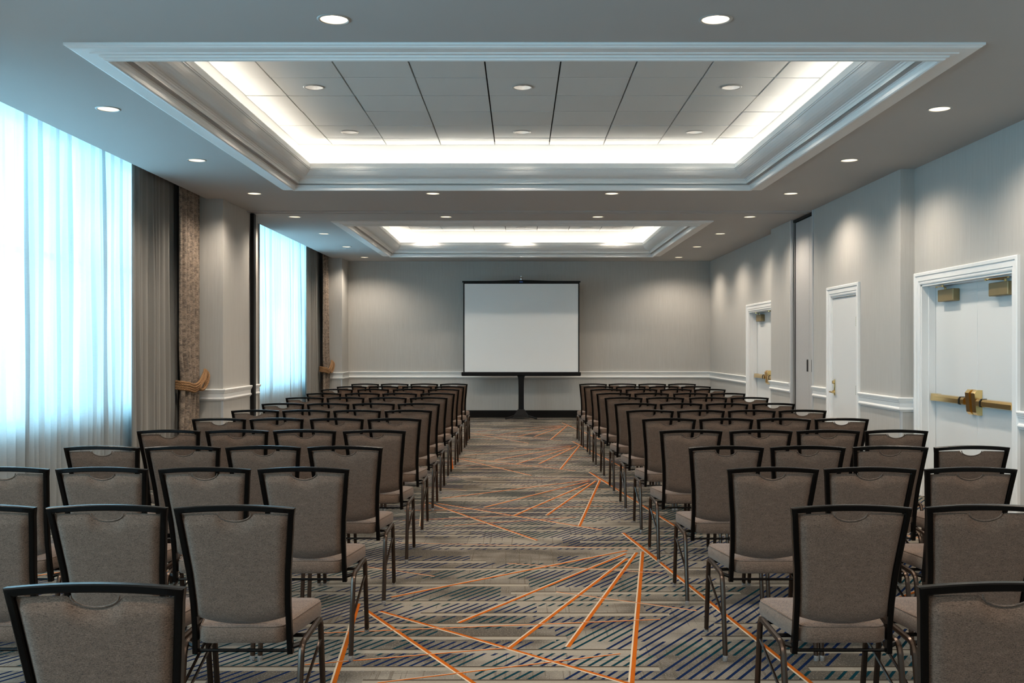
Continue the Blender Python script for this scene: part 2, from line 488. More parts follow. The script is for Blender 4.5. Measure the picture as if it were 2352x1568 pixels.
def tiles():
    for ti, (x0, x1, y0, y1) in enumerate(TRAYS):
        a0, a1, b0, b1 = x0 + TD, x1 - TD, y0 + TD, y1 - TD
        gy = 8.476 if ti == 0 else 18.825
        xs = [a0] + [-.285 + TG * k for k in range(-8, 9) if a0 + .05 < -.285 + TG * k < a1 - .05] + [a1]
        ys = [b0] + [gy + TG * k for k in range(-12, 12) if b0 + .05 < gy + TG * k < b1 - .05] + [b1]
        lamps = [(-1.809, 6.952), (.0198, 6.952), (1.849, 6.952), (-1.809, 8.781), (.0198, 8.781), (1.849, 8.781), (-1.809, 10.61), (.0198, 10.61), (1.849, 10.61)] if ti == 0 else \
                [(x, y) for y in (15.47, 17.30, 19.13) for x in (-1.809, .0198, 1.849)]
        cache = {}
        for i in range(len(xs) - 1):
            for j in range(len(ys) - 1):
                cx, cy_ = (xs[i] + xs[i + 1]) / 2, (ys[j] + ys[j + 1]) / 2
                w, d = xs[i + 1] - xs[i], ys[j + 1] - ys[j]
                lamp = any(abs(cx - lx) < .2 and abs(cy_ - ly) < .2 for lx, ly in lamps)
                if lamp: TRAY_LAMPS.append((cx, cy_, ti))
                key = (round(w, 3), round(d, 3), lamp)
                if key not in cache:
                    hw, hd = w / 2 - .0065, d / 2 - .009
                    mb = MB()
                    if lamp:
                        L = [[(-hw, -hd), (hw, -hd), (hw, hd), (-hw, hd)],
                             [(LAMP_R * math.cos(-k * math.tau / 20), LAMP_R * math.sin(-k * math.tau / 20)) for k in range(20)]]
                        tr = tessellate_polygon([[Vector((p, q, 0)) for p, q in l] for l in L])
                        mb.add([(p, q, 0) for l in L for p, q in l], [tuple(t) for t in tr])
                        mb.add([(p, q, z) for z in (0, .028) for p, q in L[0]], [(0, 1, 5, 4), (1, 2, 6, 5), (2, 3, 7, 6), (3, 0, 4, 7)])
                    else:
                        mb.box(-hw, hw, -hd, hd, 0, .028)
                    cache[key] = mb.mesh('ceiling_tile', 'acoustic_tile')
                o = link('ceiling_tile', cache[key], ceil, (cx, cy_, TZ + random.uniform(-.003, .003)))
                if not lamp:
                    o.rotation_euler = (random.uniform(-.006, .006), random.uniform(-.006, .006), random.uniform(-.002, .002))
tiles()
# crown moulding of each tray: (inset from outer edge, height above eye)
CROWN = [(0, 1.832), (0, 1.815), (.012, 1.812), (.016, 1.806), (.030, 1.800), (.110, 1.800), (.112, 1.794), (.150, 1.794), (.155, 1.784), (.168, 1.780), (.172, 1.772),
         (.182, 1.768), (.192, 1.768), (.200, 1.774), (.203, 1.790), (.202, 1.808), (.204, 1.823), (.216, 1.826), (.218, 1.842), (.231, 1.850), (.231, 1.858),
         (.246, 1.866), (.258, 1.872), (.260, 1.883), (.270, 1.885), (.274, 1.892), (.288, 1.892), (.300, 1.896),
         (.320, 1.900), (.342, 1.908), (.362, 1.920), (.380, 1.936), (.394, 1.952), (.404, 1.968), (.413, 1.970), (.413, 1.978), (.420, 1.982), (.420, 1.993),
         (.414, 1.996), (.414, 2.038), (.396, 2.038), (.396, 2.000), (.245, 2.000)]
def crown(ti):
    x0, x1, y0, y1 = TRAYS[ti]
    mb = MB(); rings = []
    for cx, cy_, sx, sy in ((x0, y0, 1, 1), (x1, y0, -1, 1), (x1, y1, -1, -1), (x0, y1, 1, -1)):
        rings.append([(cx + sx * d, cy_ + sy * d, H + h) for d, h in CROWN])
    n = len(CROWN); o = len(mb.v)
    for r in rings: mb.v += r
    for i in range(4):
        for j in range(n - 1):
            a, b = i * n + j, ((i + 1) % 4) * n + j
            mb.f.append([a, a + 1, b + 1, b])
    ob = mb.obj('trim_%d' % (ti + 1), 'trim_paint')
    return struct(ob)
for ti in range(len(TRAYS)): crown(ti)
def area(name, loc, sx, sy, w, color, rot=(0, 0, 0), parent=None, spread=math.pi):
    L = bpy.data.lights.new(name, 'AREA'); L.shape = 'RECTANGLE'; L.size = sx; L.size_y = sy
    L.energy = w; L.color = color; L.spread = spread
    o = bpy.data.objects.new(name, L); col.objects.link(o); o.location = loc; o.rotation_euler = rot
    if parent: o.parent = parent
    return o
def coves():
    for x0, x1, y0, y1 in TRAYS:
        z = H + 2.012; d = .325
        for (cx, cy_, sx, sy) in (((x0 + d), (y0 + y1) / 2, .05, y1 - y0 - 2 * d), ((x1 - d), (y0 + y1) / 2, .05, y1 - y0 - 2 * d),
                                  ((x0 + x1) / 2, y0 + d, x1 - x0 - 2 * d, .05), ((x0 + x1) / 2, y1 - d, x1 - x0 - 2 * d, .05)):
            area('cove_light', (cx, cy_, z), sx, sy, COVE_W_PER_M * max(sx, sy), COVE_COLOR, (math.pi, 0, 0))
coves()

# ------------------------------------------------------------------ walls
def walls():
    mb = MB()   # left: piers and the wall that holds the windows
    edges = [YF] + [e for w in WINS for e in w] + [YB]
    for i in range(0, len(edges), 2):
        mb.box(XG - .25, XL, edges[i], edges[i + 1], 0, CZ)
        mb.box(XG - .25, XC + .002, edges[i], edges[i + 1], CZ, CZ + .285)
    for a, b in WINS:
        mb.box(XG - .25, XG, a, b, 0, .81); mb.box(XG - .25, XG, a, b, 3.52, CZ + .3)
        mb.box(XG - .25, XG, a, a + .22, .81, 3.52); mb.box(XG - .25, XG, b - .22, b, .81, 3.52)
    struct(mb.obj('wall_left', 'wallpaper'))
    struct(MB().box(-4.55, 4.5, YB, YB + .2, 0, CZ).obj('wall_back', 'wallpaper'))
    struct(MB().box(-4.55, 4.5, YF - .2, YF, 0, CZ).obj('wall_front', 'wallpaper'))
    mb = MB()
    def seg(x, y0, y1, z0=0, z1=CZ): mb.box(x, 4.5, y0, y1, z0, z1)
    seg(XR, YF, 8.23); seg(XR, 8.23, 10.12, 2.13); seg(XR, 10.12, 10.285)
    seg(XP, 10.285, 11.62); seg(XP, 11.62, 12.57, 2.13); seg(XP, 12.57, 13.36)
    seg(4.10, 13.36, 14.43); seg(XP, 14.43, 15.6)
    seg(XR, 15.6, 15.84); seg(XR, 15.84, 17.73, 2.13); seg(XR, 17.73, YB)
    for a, b in ((8.1, 10.25), (11.5, 12.7), (15.7, 17.85)): mb.box(4.45, 4.5, a, b, 0, 2.3)  # unseen backing added behind the doorways to keep sky light out
    struct(mb.obj('wall_right', 'wallpaper'))
walls()
RAIL = [(0, .985), (.030, .985), (.038, .978), (.038, .968), (.032, .962), (.030, .950), (.022, .944), (.022, .934), (.016, .928),
        (.013, .926), (.013, .884), (.018, .880), (.024, .872), (.026, .862), (.022, .852), (.012, .846), (.010, .838), (0, .838)]
BASE = [(0, .155), (.010, .155), (.014, .148), (.014, .0), (0, .0)]
RUNS = [
    ('left', [(-4.15, 12.35), (XL, 12.35), (XL, 13.585)], -1),
    ('left', [(XL, 13.70), (XL, 13.99), (-4.15, 13.99)], -1),
    ('back', [(-4.15, 20.6), (XL, 20.6), (XL, YB), (XR, YB), (XR, 17.85)], -1),
    ('right', [(XR, 15.72), (XR, 15.6), (XP, 15.6), (XP, 14.46)], -1),
    ('right', [(XP, 13.33), (XP, 12.69)], -1),
    ('right', [(XP, 11.50), (XP, 10.285), (XR, 10.285), (XR, 10.24)], -1),
    ('right', [(XR, 8.11), (XR, YF)], -1)]
tn = 3
for side, path, ins in RUNS:
    struct(sweep_plan(MB(), path, RAIL, ins).obj('trim_%d' % tn, 'trim_paint')); tn += 1
for side in ('left', 'back', 'right'):
    mb = MB()
    for s, path, ins in RUNS:
        if s == side: sweep_plan(mb, path, BASE, ins)
    struct(mb.obj('baseboard_' + side, 'black_base'))
# metal corner guards under the rail
for x, y, sx, sy in ((XL, 12.35, -1, 1), (XL, 20.6, -1, 1), (XP, 10.285, 1, 1), (XP, 15.6, 1, -1)):
    mb = MB()
    mb.box(min(x, x + sx * .022), max(x, x + sx * .022), min(y, y - sy * .002), max(y, y - sy * .002), .156, .837)
    mb.box(min(x, x - sx * .002), max(x, x - sx * .002), min(y, y + sy * .022), max(y, y + sy * .022), .156, .837)
    struct(mb.obj('trim_%d' % tn, 'jamb_metal')); tn += 1
# folding-wall track across the ceiling, its black wall seal on the left and pocket jambs on the right
mb = MB()
for y in (13.43, 13.63):
    mb.box(XL + .001, XP - .001, y, y + .03, CZ - .014, CZ + .004)
mb.box(XL + .001, XP - .001, 13.46, 13.63, CZ - .004, CZ + .004)
struct(mb.obj('trim_%d' % tn, 'ceiling_paint')); tn += 1
mb = MB().box(XL - .001, XL + .052, 13.585, 13.70, 0.0, CZ - .016, .006)
struct(mb.obj('trim_%d' % tn, 'black_metal')); tn += 1
mb = MB().box(XP - .012, XP + .02, 13.335, 13.375, 0, CZ - .001).box(XP - .012, XP + .02, 14.42, 14.455, 0, CZ - .001)
struct(mb.obj('trim_%d' % tn, 'jamb_metal')); tn += 1

# ------------------------------------------------------------------ doors
CAS = [(0, 0), (0, .010), (.012, .014), (.030, .014), (.034, .020), (.082, .022), (.087, .030), (.112, .032), (.12, .024), (.12, 0)]
def casing(mb, xw, y0, y1, zt):
    """mitred casing around an opening in a wall facing -x"""
    rings = []
    rings.append([(xw - p, y1 + d, 0) for d, p in CAS]); rings.append([(xw - p, y1 + d, zt + d) for d, p in CAS])
    rings.append([(xw - p, y0 - d, zt + d) for d, p in CAS]); rings.append([(xw - p, y0 - d, 0) for d, p in CAS])
    return mb.loft(rings, True, True)
def prism_y(mb, prof, y0, y1):
    """(x,z) outline pushed along y"""
    return mb.loft([[(x, y0, z) for x, z in prof], [(x, y1, z) for x, z in prof]], True, True)
def double_door(name, y0, y1, xw, xd):
    root = struct(empty(name, (xw, (y0 + y1) / 2, 0)))
    def P(mb, nm, mat, parent, smooth=False):
        o = mb.obj(nm, mat, None, smooth)
        o.parent = parent; return o
    # meshes below are in world space; the root's offset is undone on each first-level child
    inv = Matrix.Translation((-xw, -(y0 + y1) / 2, 0))
    def first(mb, nm, mat, smooth=False):
        mb.v = [tuple(inv @ Vector(p)) for p in mb.v]; return mb.obj(nm, mat, root, smooth)
    def sub(mb, nm, mat, par, smooth=False):
        mb.v = [tuple(inv @ Vector(p)) for p in mb.v]; return mb.obj(nm, mat, par, smooth)
    first(casing(MB(), xw, y0, y1, 2.13), 'casing', 'trim_paint')
    jb = MB()
    jb.box(xw - .001, xd + .06, y1 - .02, y1, 0, 2.13); jb.box(xw - .001, xd + .06, y0, y0 + .02, 0, 2.13); jb.box(xw - .001, xd + .06, y0, y1, 2.11, 2.13)
    jb.box(xd - .07, xd - .002, y1 - .032, y1 - .02, 0, 2.11); jb.box(xd - .07, xd - .002, y0 + .02, y0 + .032, 0, 2.11); jb.box(xd - .07, xd - .002, y0 + .02, y1 - .02, 2.100, 2.11)
    first(jb, 'jamb', 'trim_paint')
    ym = (y0 + y1) / 2
    for s in (1, -1):          # far leaf, near leaf
        e = y1 - .024 if s > 0 else y0 + .024
        a, b = sorted((ym + s * .0025, e))
        lf = first(MB().box(xd, xd + .045, a, b, .008, 2.106, .002), 'leaf', 'door_paint')
        z = 1.0
        bar = [(xd - .075, z - .028), (xd - .075, z + .012), (xd - .062, z + .032), (xd - .02, z + .034), (xd - .02, z - .034), (xd - .062, z - .034)]
        i0, i1 = sorted((ym + s * .13, e - s * .14))
        sub(prism_y(MB(), bar, i0, i1), 'push_bar', 'brass', lf)
        c0, c1 = sorted((e - s * .14, e - s * .008))
        m = MB(); prism_y(m, [(xd - .058, z - .034), (xd - .050, z + .036), (xd, z + .036), (xd, z - .034)], c0, c1)
        sub(m, 'end_cap', 'brass', lf)
        h0, h1 = sorted((ym + s * .02, ym + s * .105))
        case = MB().loft([[(xd - q, yy, zz) for (q, yy) in ((.0, h0), (k, h0 + .004), (k, h1 - .004), (.0, h1))]
                          for zz, k in ((z - .12, .035), (z - .095, .055), (z + .08, .070), (z + .11, .045))], True, True)
        sub(case, 'latch_case', 'brass', lf)
        t0, t1 = sorted((ym + s * .145, ym + s * .165))
        prism_s = [(xd - .079, z - .034), (xd - .079, z + .016), (xd - .064, z + .037), (xd - .015, z + .038), (xd - .015, z - .038), (xd - .064, z - .038)]
        sub(prism_y(MB(), prism_s, t0 + .06 * s, t1 + .06 * s), 'strap', 'black_metal', lf)
        k0, k1 = sorted((e - s * .21, e - s * .56))
        sub(MB().box(xd - .068, xd, k0, k1, 1.945, 2.062, .006), 'closer', 'closer_bronze', lf)
        yc = (k0 + k1) / 2 + s * .07
        arm = MB().tube([(xd - .035, yc, 2.055), (xd - .035, yc, 2.085)], .012, 8)
        el = (xd - .13, yc - s * .16, 2.088)
        arm.tube([(xd - .035, yc, 2.082), el], .0065, 6); arm.tube([el, (xd - .07, yc + s * .12, 2.094)], .0065, 6)
        arm.tube([(el[0], el[1], 2.078), (el[0], el[1], 2.097)], .011, 8)
        arm.tube([(xd - .07, yc + s * .12, 2.085), (xd - .07, yc + s * .12, 2.098)], .011, 8)
        sub(arm, 'closer_arm', 'brass', lf, True)
        hm = MB()
        for hz in (.25, 1.05, 1.85): hm.tube([(xd - .006, e + s * .002, hz - .05), (xd - .006, e + s * .002, hz + .05)], .007, 8)
        sub(hm, 'hinge', 'brass', lf, True)
    return root
double_door('door_1', 8.23, 10.12, XR, 4.187)
double_door('door_2', 15.84, 17.73, XR, 4.187)
def closet_door():
    y0, y1 = 11.62, 12.57
    root = struct(empty('door_3', (XP, (y0 + y1) / 2, 0)))
    off = (-XP, -(y0 + y1) / 2, 0)
    def put(mb, nm, mat, par, smooth=False):
        mb.v = [(p[0] + off[0], p[1] + off[1], p[2]) for p in mb.v]; return mb.obj(nm, mat, par, smooth)
    put(casing(MB(), XP, y0, y1, 2.13), 'casing', 'trim_paint', root)
    jb = MB().box(XP - .001, XP + .1, y1 - .02, y1, 0, 2.13).box(XP - .001, XP + .1, y0, y0 + .02, 0, 2.13).box(XP - .001, XP + .1, y0, y1, 2.11, 2.13)
    put(jb, 'jamb', 'trim_paint', root)
    lf = put(MB().box(XP + .012, XP + .056, y0 + .024, y1 - .024, .008, 2.105, .002), 'leaf', 'door_paint', root)
    for z in (1.80, 1.0, .2):
        hb = MB()
        for k in range(5):
            hb.tube([(XP + .004, y0 + .022, z - .055 + k * .022), (XP + .004, y0 + .022, z - .055 + k * .022 + .020)], .009, 8)
        put(hb, 'hinge', 'brass', lf, True)
    yh = y1 - .10
    m = MB().box(XP + .004, XP + .012, yh - .022, yh + .022, .90, 1.10, .003)
    m.tube([(XP + .006, yh, 1.065), (XP - .018, yh, 1.065)], .020, 12)
    put(m, 'lock_plate', 'brass', lf, True)
    m = MB().tube([(XP + .006, yh, .945), (XP - .045, yh, .945), (XP - .050, yh + .01, .945), (XP - .050, yh - .02, .945), (XP - .048, yh - .10, .942)], .009, 8)
    m.tube([(XP + .006, yh, .945), (XP - .012, yh, .945)], .022, 12)
    put(m, 'lever_handle', 'brass', lf, True)
closet_door()
def pocket_door():
    root = struct(empty('door_4', (XP + .05, 13.9, 0)))
    def put(mb, nm, mat, par): 
        mb.v = [(p[0] - XP - .05, p[1] - 13.9, p[2]) for p in mb.v]; return mb.obj(nm, mat, par)
    for a, b, yh in ((13.69, 14.36, 13.765), (13.36, 13.683, 13.545)):
        lf = put(MB().box(XP + .045, XP + .085, a, b, .01, CZ - .05, .003), 'leaf', 'partition_fabric', root)
        m = MB().box(XP + .039, XP + .047, yh - .030, yh + .030, 1.165, 1.33, .002)
        put(m, 'pull_plate', 'black_metal', lf)
    put(MB().box(XP + .03, 4.12, 13.36, 14.43, CZ - .04, CZ - .005), 'head_gap_dark', 'black_metal', root)  # shade of the gap above the panels, put in as a black strip
    put(MB().box(XP + .05, XP + .09, 14.362, 14.43, 0, CZ - .04), 'edge_gap_dark', 'black_metal', root)  # dark gap between panel and far jamb, its shade drawn as a black strip
pocket_door()

# ------------------------------------------------------------------ windows
def window(i, a, b):
    y0, y1, z0, z1 = a + .22, b - .22, .81, 3.52
    root = struct(empty('window_%d' % (i + 1), (XG, (y0 + y1) / 2, z0)))
    ox, oy, oz = XG, (y0 + y1) / 2, z0
    def put(mb, nm, mat):
        mb.v = [(p[0] - ox, p[1] - oy, p[2] - oz) for p in mb.v]; return mb.obj(nm, mat, root)
    t = .05
    m = MB().box(XG - .14, XG - .06, y0, y1, z0, z0 + t).box(XG - .14, XG - .06, y0, y1, z1 - t, z1)
    m.box(XG - .14, XG - .06, y0, y0 + t, z0 + t, z1 - t).box(XG - .14, XG - .06, y1 - t, y1, z0 + t, z1 - t)
    put(m, 'frame', 'window_frame')
    n = 4; w = (y1 - y0) / n; zt = 2.35
    for k in range(1, n): put(MB().box(XG - .14, XG - .06, y0 + k * w - .035, y0 + k * w + .035, z0 + t, z1 - t), 'mullion', 'window_frame')
    put(MB().box(XG - .135, XG - .065, y0 + t, y1 - t, zt - .025, zt + .025), 'transom', 'window_frame')
    for k in range(n):
        for (p, q) in ((z0 + t, zt - .025), (zt + .025, z1 - t)):
            put(MB().box(XG - .104, XG - .098, y0 + k * w + .03, y0 + (k + 1) * w - .03, p, q), 'pane', 'window_glass')
    put(MB().box(XG - .02, XG + .04, y0 - .05, y1 + .05, z0 - .03, z0 + .004), 'window_sill', 'trim_paint')
    P = area('window_portal', (XG - .26, (y0 + y1) / 2, (z0 + z1) / 2), z1 - z0, y1 - y0, 1, (1, 1, 1), (0, -math.pi / 2, 0))
    P.data.cycles.is_portal = True
for i, (a, b) in enumerate(WINS): window(i, a, b)

# ------------------------------------------------------------------ curtains
def pleated(y0, y1, x, folds, amp, z0, z1, seed, nz=14, per=10, pinch=None, jitter=.35, topf=.6, cusp=False):
    """a hanging cloth: uneven folds along y, opening a little towards the hem"""
    rnd = random.Random(seed)
    ws = [1 + rnd.uniform(-jitter, jitter) for _ in range(folds)]
    tot = sum(ws); acc = [0]
    for w in ws: acc.append(acc[-1] + w / tot)
    amps = [amp * (1 + rnd.uniform(-.45, .35)) for _ in range(folds)]
    drift = [rnd.uniform(-.4, .4) for _ in range(folds + 1)]
    us = []
    for k in range(folds):
        for j in range(per): us.append((k, j / per))
    us.append((folds - 1, 1.0))
    rings = []
    for iz in range(nz + 1):
        t = iz / nz; z = z1 + (z0 - z1) * t
        row = []
        for k, s in us:
            u = acc[k] + (acc[k + 1] - acc[k]) * s
            dy = (drift[k] * (1 - s) + drift[k + 1] * s) * (y1 - y0) / folds * .7 * t
            if k == 0: dy *= s
            if k == folds - 1: dy *= (1 - s)
            ph = math.sin(s * math.tau)
            sh = math.copysign(abs(ph) ** .8, ph)
            if cusp: sh = 2 * abs(math.sin(math.pi * s)) ** .8 - 1
            a = amps[k] * (topf + (1 - topf) * min(1, t * 1.6)) * (1 + .15 * math.sin(9 * t + k))
            yy = y0 + (y1 - y0) * u + dy; xx = x + a * sh
            if pinch:
                zc, wdt, amt, yc, ax = pinch
                g = math.exp(-((z - zc) / wdt) ** 2)
                if z < zc: g = max(g, math.exp(-((z - zc) / (wdt * 2.0)) ** 2) * .9)
                yy = yy + (yc - yy) * amt * g; xx = x + (xx - x) * (1 + .5 * g) + ax * g
            row.append((xx, yy, z))
        rings.append(row)
    m = MB().loft(rings, closed=False)
    return m
SHEERS = [(5.95, 11.9, 52, 1), (14.15, 20.2, 48, 2)]
SL = ['', 'wide white sheer curtain over the nearer window, beside the front chairs',
      'white sheer curtain over the farther window, beyond the black wall seal']
for (a, b, n, i) in SHEERS:
    o = pleated(a, b, -4.18, n, .042, .015, CZ + .26, 20 + i, nz=22, per=8, jitter=.75, cusp=True).obj('sheer_curtain', 'sheer_fabric', smooth='all')
    tag(o, SL[i], 'curtain', 'sheer curtains')
def drape(y0, y1, x, n, amp, mat, name, label, group, seed, pinch=None):
    o = pleated(y0, y1, x, n, amp, .012, CZ + .25, seed, nz=26, per=10, pinch=pinch).obj(name, mat, smooth='all')
    md = o.modifiers.new('cloth', 'SOLIDIFY'); md.thickness = .004
    return tag(o, label, 'curtain', group)
drape(10.46, 12.33, -4.06, 14, .034, 'gray_drape', 'pleated_drape', 'grey pleated drape drawn back at the nearer window', 'grey drapes', 31)
drape(18.98, 20.58, -4.06, 13, .034, 'gray_drape', 'pleated_drape', 'grey pleated drape drawn back at the window nearest the screen', 'grey drapes', 32)
drape(14.10, 15.60, -4.06, 10, .034, 'gray_drape', 'pleated_drape', 'narrow dark drape edge just beyond the black wall seal', 'grey drapes', 33)
drape(11.57, 12.31, -3.945, 5, .034, 'patterned_drape', 'patterned_drape', 'brown patterned drape tied with rope beside the nearer window', 'patterned drapes', 34, (1.04, .22, .10, 12.1, .005))
drape(19.98, 20.57, -3.945, 4, .034, 'patterned_drape', 'patterned_drape', 'brown patterned drape tied with rope at the screen-end window', 'patterned drapes', 35, (1.04, .22, .10, 20.35, .005))

def rope_strand(mb, pts, r, twist=105.0):
    """three-ply twisted strand along a smooth path"""
    P = [Vector(p) for p in pts]; fine = []
    n = len(P)
    for i in range(n - 1):
        p0, p1, p2, p3 = P[max(i - 1, 0)], P[i], P[i + 1], P[min(i + 2, n - 1)]
        for k in range(22):
            t = k / 22
            fine.append(.5 * ((2 * p1) + (p2 - p0) * t + (2 * p0 - 5 * p1 + 4 * p2 - p3) * t * t + (3 * p1 - p0 - 3 * p2 + p3) * t ** 3))
    fine.append(P[-1])
    s = 0; ply = [[], [], []]; prev = None; u = None
    for i, p in enumerate(fine):
        t = (fine[min(i + 1, len(fine) - 1)] - fine[max(i - 1, 0)]).normalized()
        if u is None: u = t.orthogonal().normalized()
        else: u = (u - t * u.dot(t)).normalized()
        w = t.cross(u)
        if prev is not None: s += (p - prev).length
        prev = p
        for q in range(3):
            a = s * twist + q * math.tau / 3
            ply[q].append(p + (u * math.cos(a) + w * math.sin(a)) * r * .55)
    for q in range(3): mb.tube(ply[q], r * .62, 6)
def tieback(yc, w, label):
    root = tag(empty('curtain_tieback', (-3.90, yc, 0.98)), label, 'tieback', 'rope curtain tiebacks')
    o = Vector((-3.90, yc, .98))
    for dz, dx in ((.02, 0), (-.008, .006), (-.036, .002), (-.060, -.002)):
        m = MB()
        pts = [(-4.0, yc - w, 1.085 + dz), (-3.93 + dx, yc - w - .02, 1.075 + dz), (-3.875 + dx, yc - w + .05, 1.062 + dz), (-3.866 + dx, yc - w * .7, 1.045 + dz), (-3.862 + dx, yc - .20, 1.035 + dz),
               (-3.862 + dx, yc - .05, 1.065 + dz * .85), (-3.862 + dx, yc + .07, 1.135 + dz * .6), (-3.866, yc + .16, 1.20 + dz * .3), (-3.875, yc + .205, 1.225 + dz * .1)]
        rope_strand(m, [Vector(p) - o for p in pts], .014); m.obj('rope_band', 'rope', root, True)
    for dx in (0, .024):
        m = MB()
        pts = [(-3.87, yc + .20, 1.225), (-3.842 + dx, yc + .17, 1.17), (-3.838 + dx, yc + .14, 1.09), (-3.85 + dx, yc + .09, 1.02), (-3.862 + dx, yc + .01, .985),
               (-3.868 + dx, yc - .07, 1.0), (-3.86 + dx, yc - .05, 1.05), (-3.85 + dx, yc + .06, 1.115), (-3.85, yc + .17, 1.195)]
        rope_strand(m, [Vector(p) - o for p in pts], .013); m.obj('rope_loop', 'rope', root, True)
tieback(12.10, .47, 'golden twisted rope tieback around the patterned drape of the nearer window')
tieback(20.36, .40, 'small golden rope tieback around the drape near the back wall')

# ------------------------------------------------------------------ ceiling lamps
def lamp_meshes():
    z = 0.0
    ring = MB(); n = 28
    ring.lathe([(LAMP_R - .004, .012), (LAMP_R - .004, -.002), (LAMP_R + .002, -.006), (LAMP_R + .010, -.005), (LAMP_R + .0145, -.001), (LAMP_R + .0145, .001)], 0, 0, n)
    refl = MB().lathe([(LAMP_R - .004, .0), (LAMP_R - .008, .03), (LAMP_R - .018, .07), (LAMP_R - .030, .10)], 0, 0, n)
    bulb = MB().lathe([(LAMP_R - .030, .098), (.042, .06), (.034, .034), (.018, .022), (.001, .019)], 0, 0, n)
    return ring.mesh('trim_ring', 'lamp_ring', True), refl.mesh('reflector', 'reflector', 'all'), bulb
RINGM, REFLM, _b = lamp_meshes()
BULB1 = _b.mesh('bulb', 'lamp_bulb', 'all'); BULB2 = _b.mesh('bulb', 'tray_lamp_bulb', 'all')
SPOT = bpy.data.lights.new('lamp_beam', 'SPOT'); SPOT.energy = SPOT_W; SPOT.color = WARM; SPOT.spot_size = math.radians(148); SPOT.spot_blend = .7; SPOT.shadow_soft_size = .05
SPOT2 = bpy.data.lights.new('lamp_beam', 'SPOT'); SPOT2.energy = SPOT_W * .75; SPOT2.color = WARM; SPOT2.spot_size = math.radians(125); SPOT2.spot_blend = .4; SPOT2.shadow_soft_size = .035
def lamp(x, y, z, label, group, bulb, spot):
    r = tag(empty('ceiling_downlight', (x, y, z)), label, 'ceiling light', group)
    link('trim_ring', RINGM, r); link('reflector', REFLM, r); link('bulb', bulb, r)
    s = bpy.data.objects.new('lamp_beam', spot); col.objects.link(s); s.parent = r; s.location = (0, 0, -.012 if spot is SPOT else .02)
side = {-3.165: 'window side', 3.22: 'door side', -1.04: 'left of centre', 1.09: 'right of centre'}
ordn = {-.74: 'in the ceiling behind the photographer', 1.37: 'in the ceiling straight above the photographer', 3.48: 'in the ceiling above the nearest chairs', 5.59: 'in the ceiling strip before the near tray', 7.69: 'beside the near tray, first of its side',
        9.80: 'beside the near tray, second of its side', 11.92: 'in the ceiling strip just before the folding wall track', 14.05: 'just beyond the folding wall track',
        16.14: 'beside the far tray, first of its side', 18.24: 'beside the far tray, second of its side', 20.36: 'close to the back wall'}
for x, y in LAMPS:
    lamp(x, y, CZ, 'round downlight %s, %s' % (ordn[y], side[x]), 'downlights in the flat ceiling', BULB1, SPOT)
for x, y, ti in TRAY_LAMPS:
    sx = 'left' if x < -1 else 'right' if x > 1 else 'middle'
    rw = 'row hidden by the lip' if y < 8 else 'nearer row in view' if y < 10 else 'farther row'
    rf = 'first row' if y < 16 else 'middle row' if y < 18 else 'row in view'
    lab = 'round downlight in the near tray tiles, %s, %s' % (rw, sx) if ti == 0 else 'round downlight in the far tray tiles, %s, %s one' % (rf, sx)
    lamp(x, y, TZ - .002, lab, 'downlights in the tray tiles', BULB2, SPOT2)
m = MB().lathe([(.105, .0), (.105, -.006), (.098, -.010), (.06, -.012), (.001, -.012)], 0, 0, 28)
sp = m.obj('ceiling_speaker', 'trim_paint', smooth=True); sp.location = (1.24, 19.13, TZ - .004)
tag(sp, 'flat round unlit speaker grille in the far tray tiles', 'speaker')

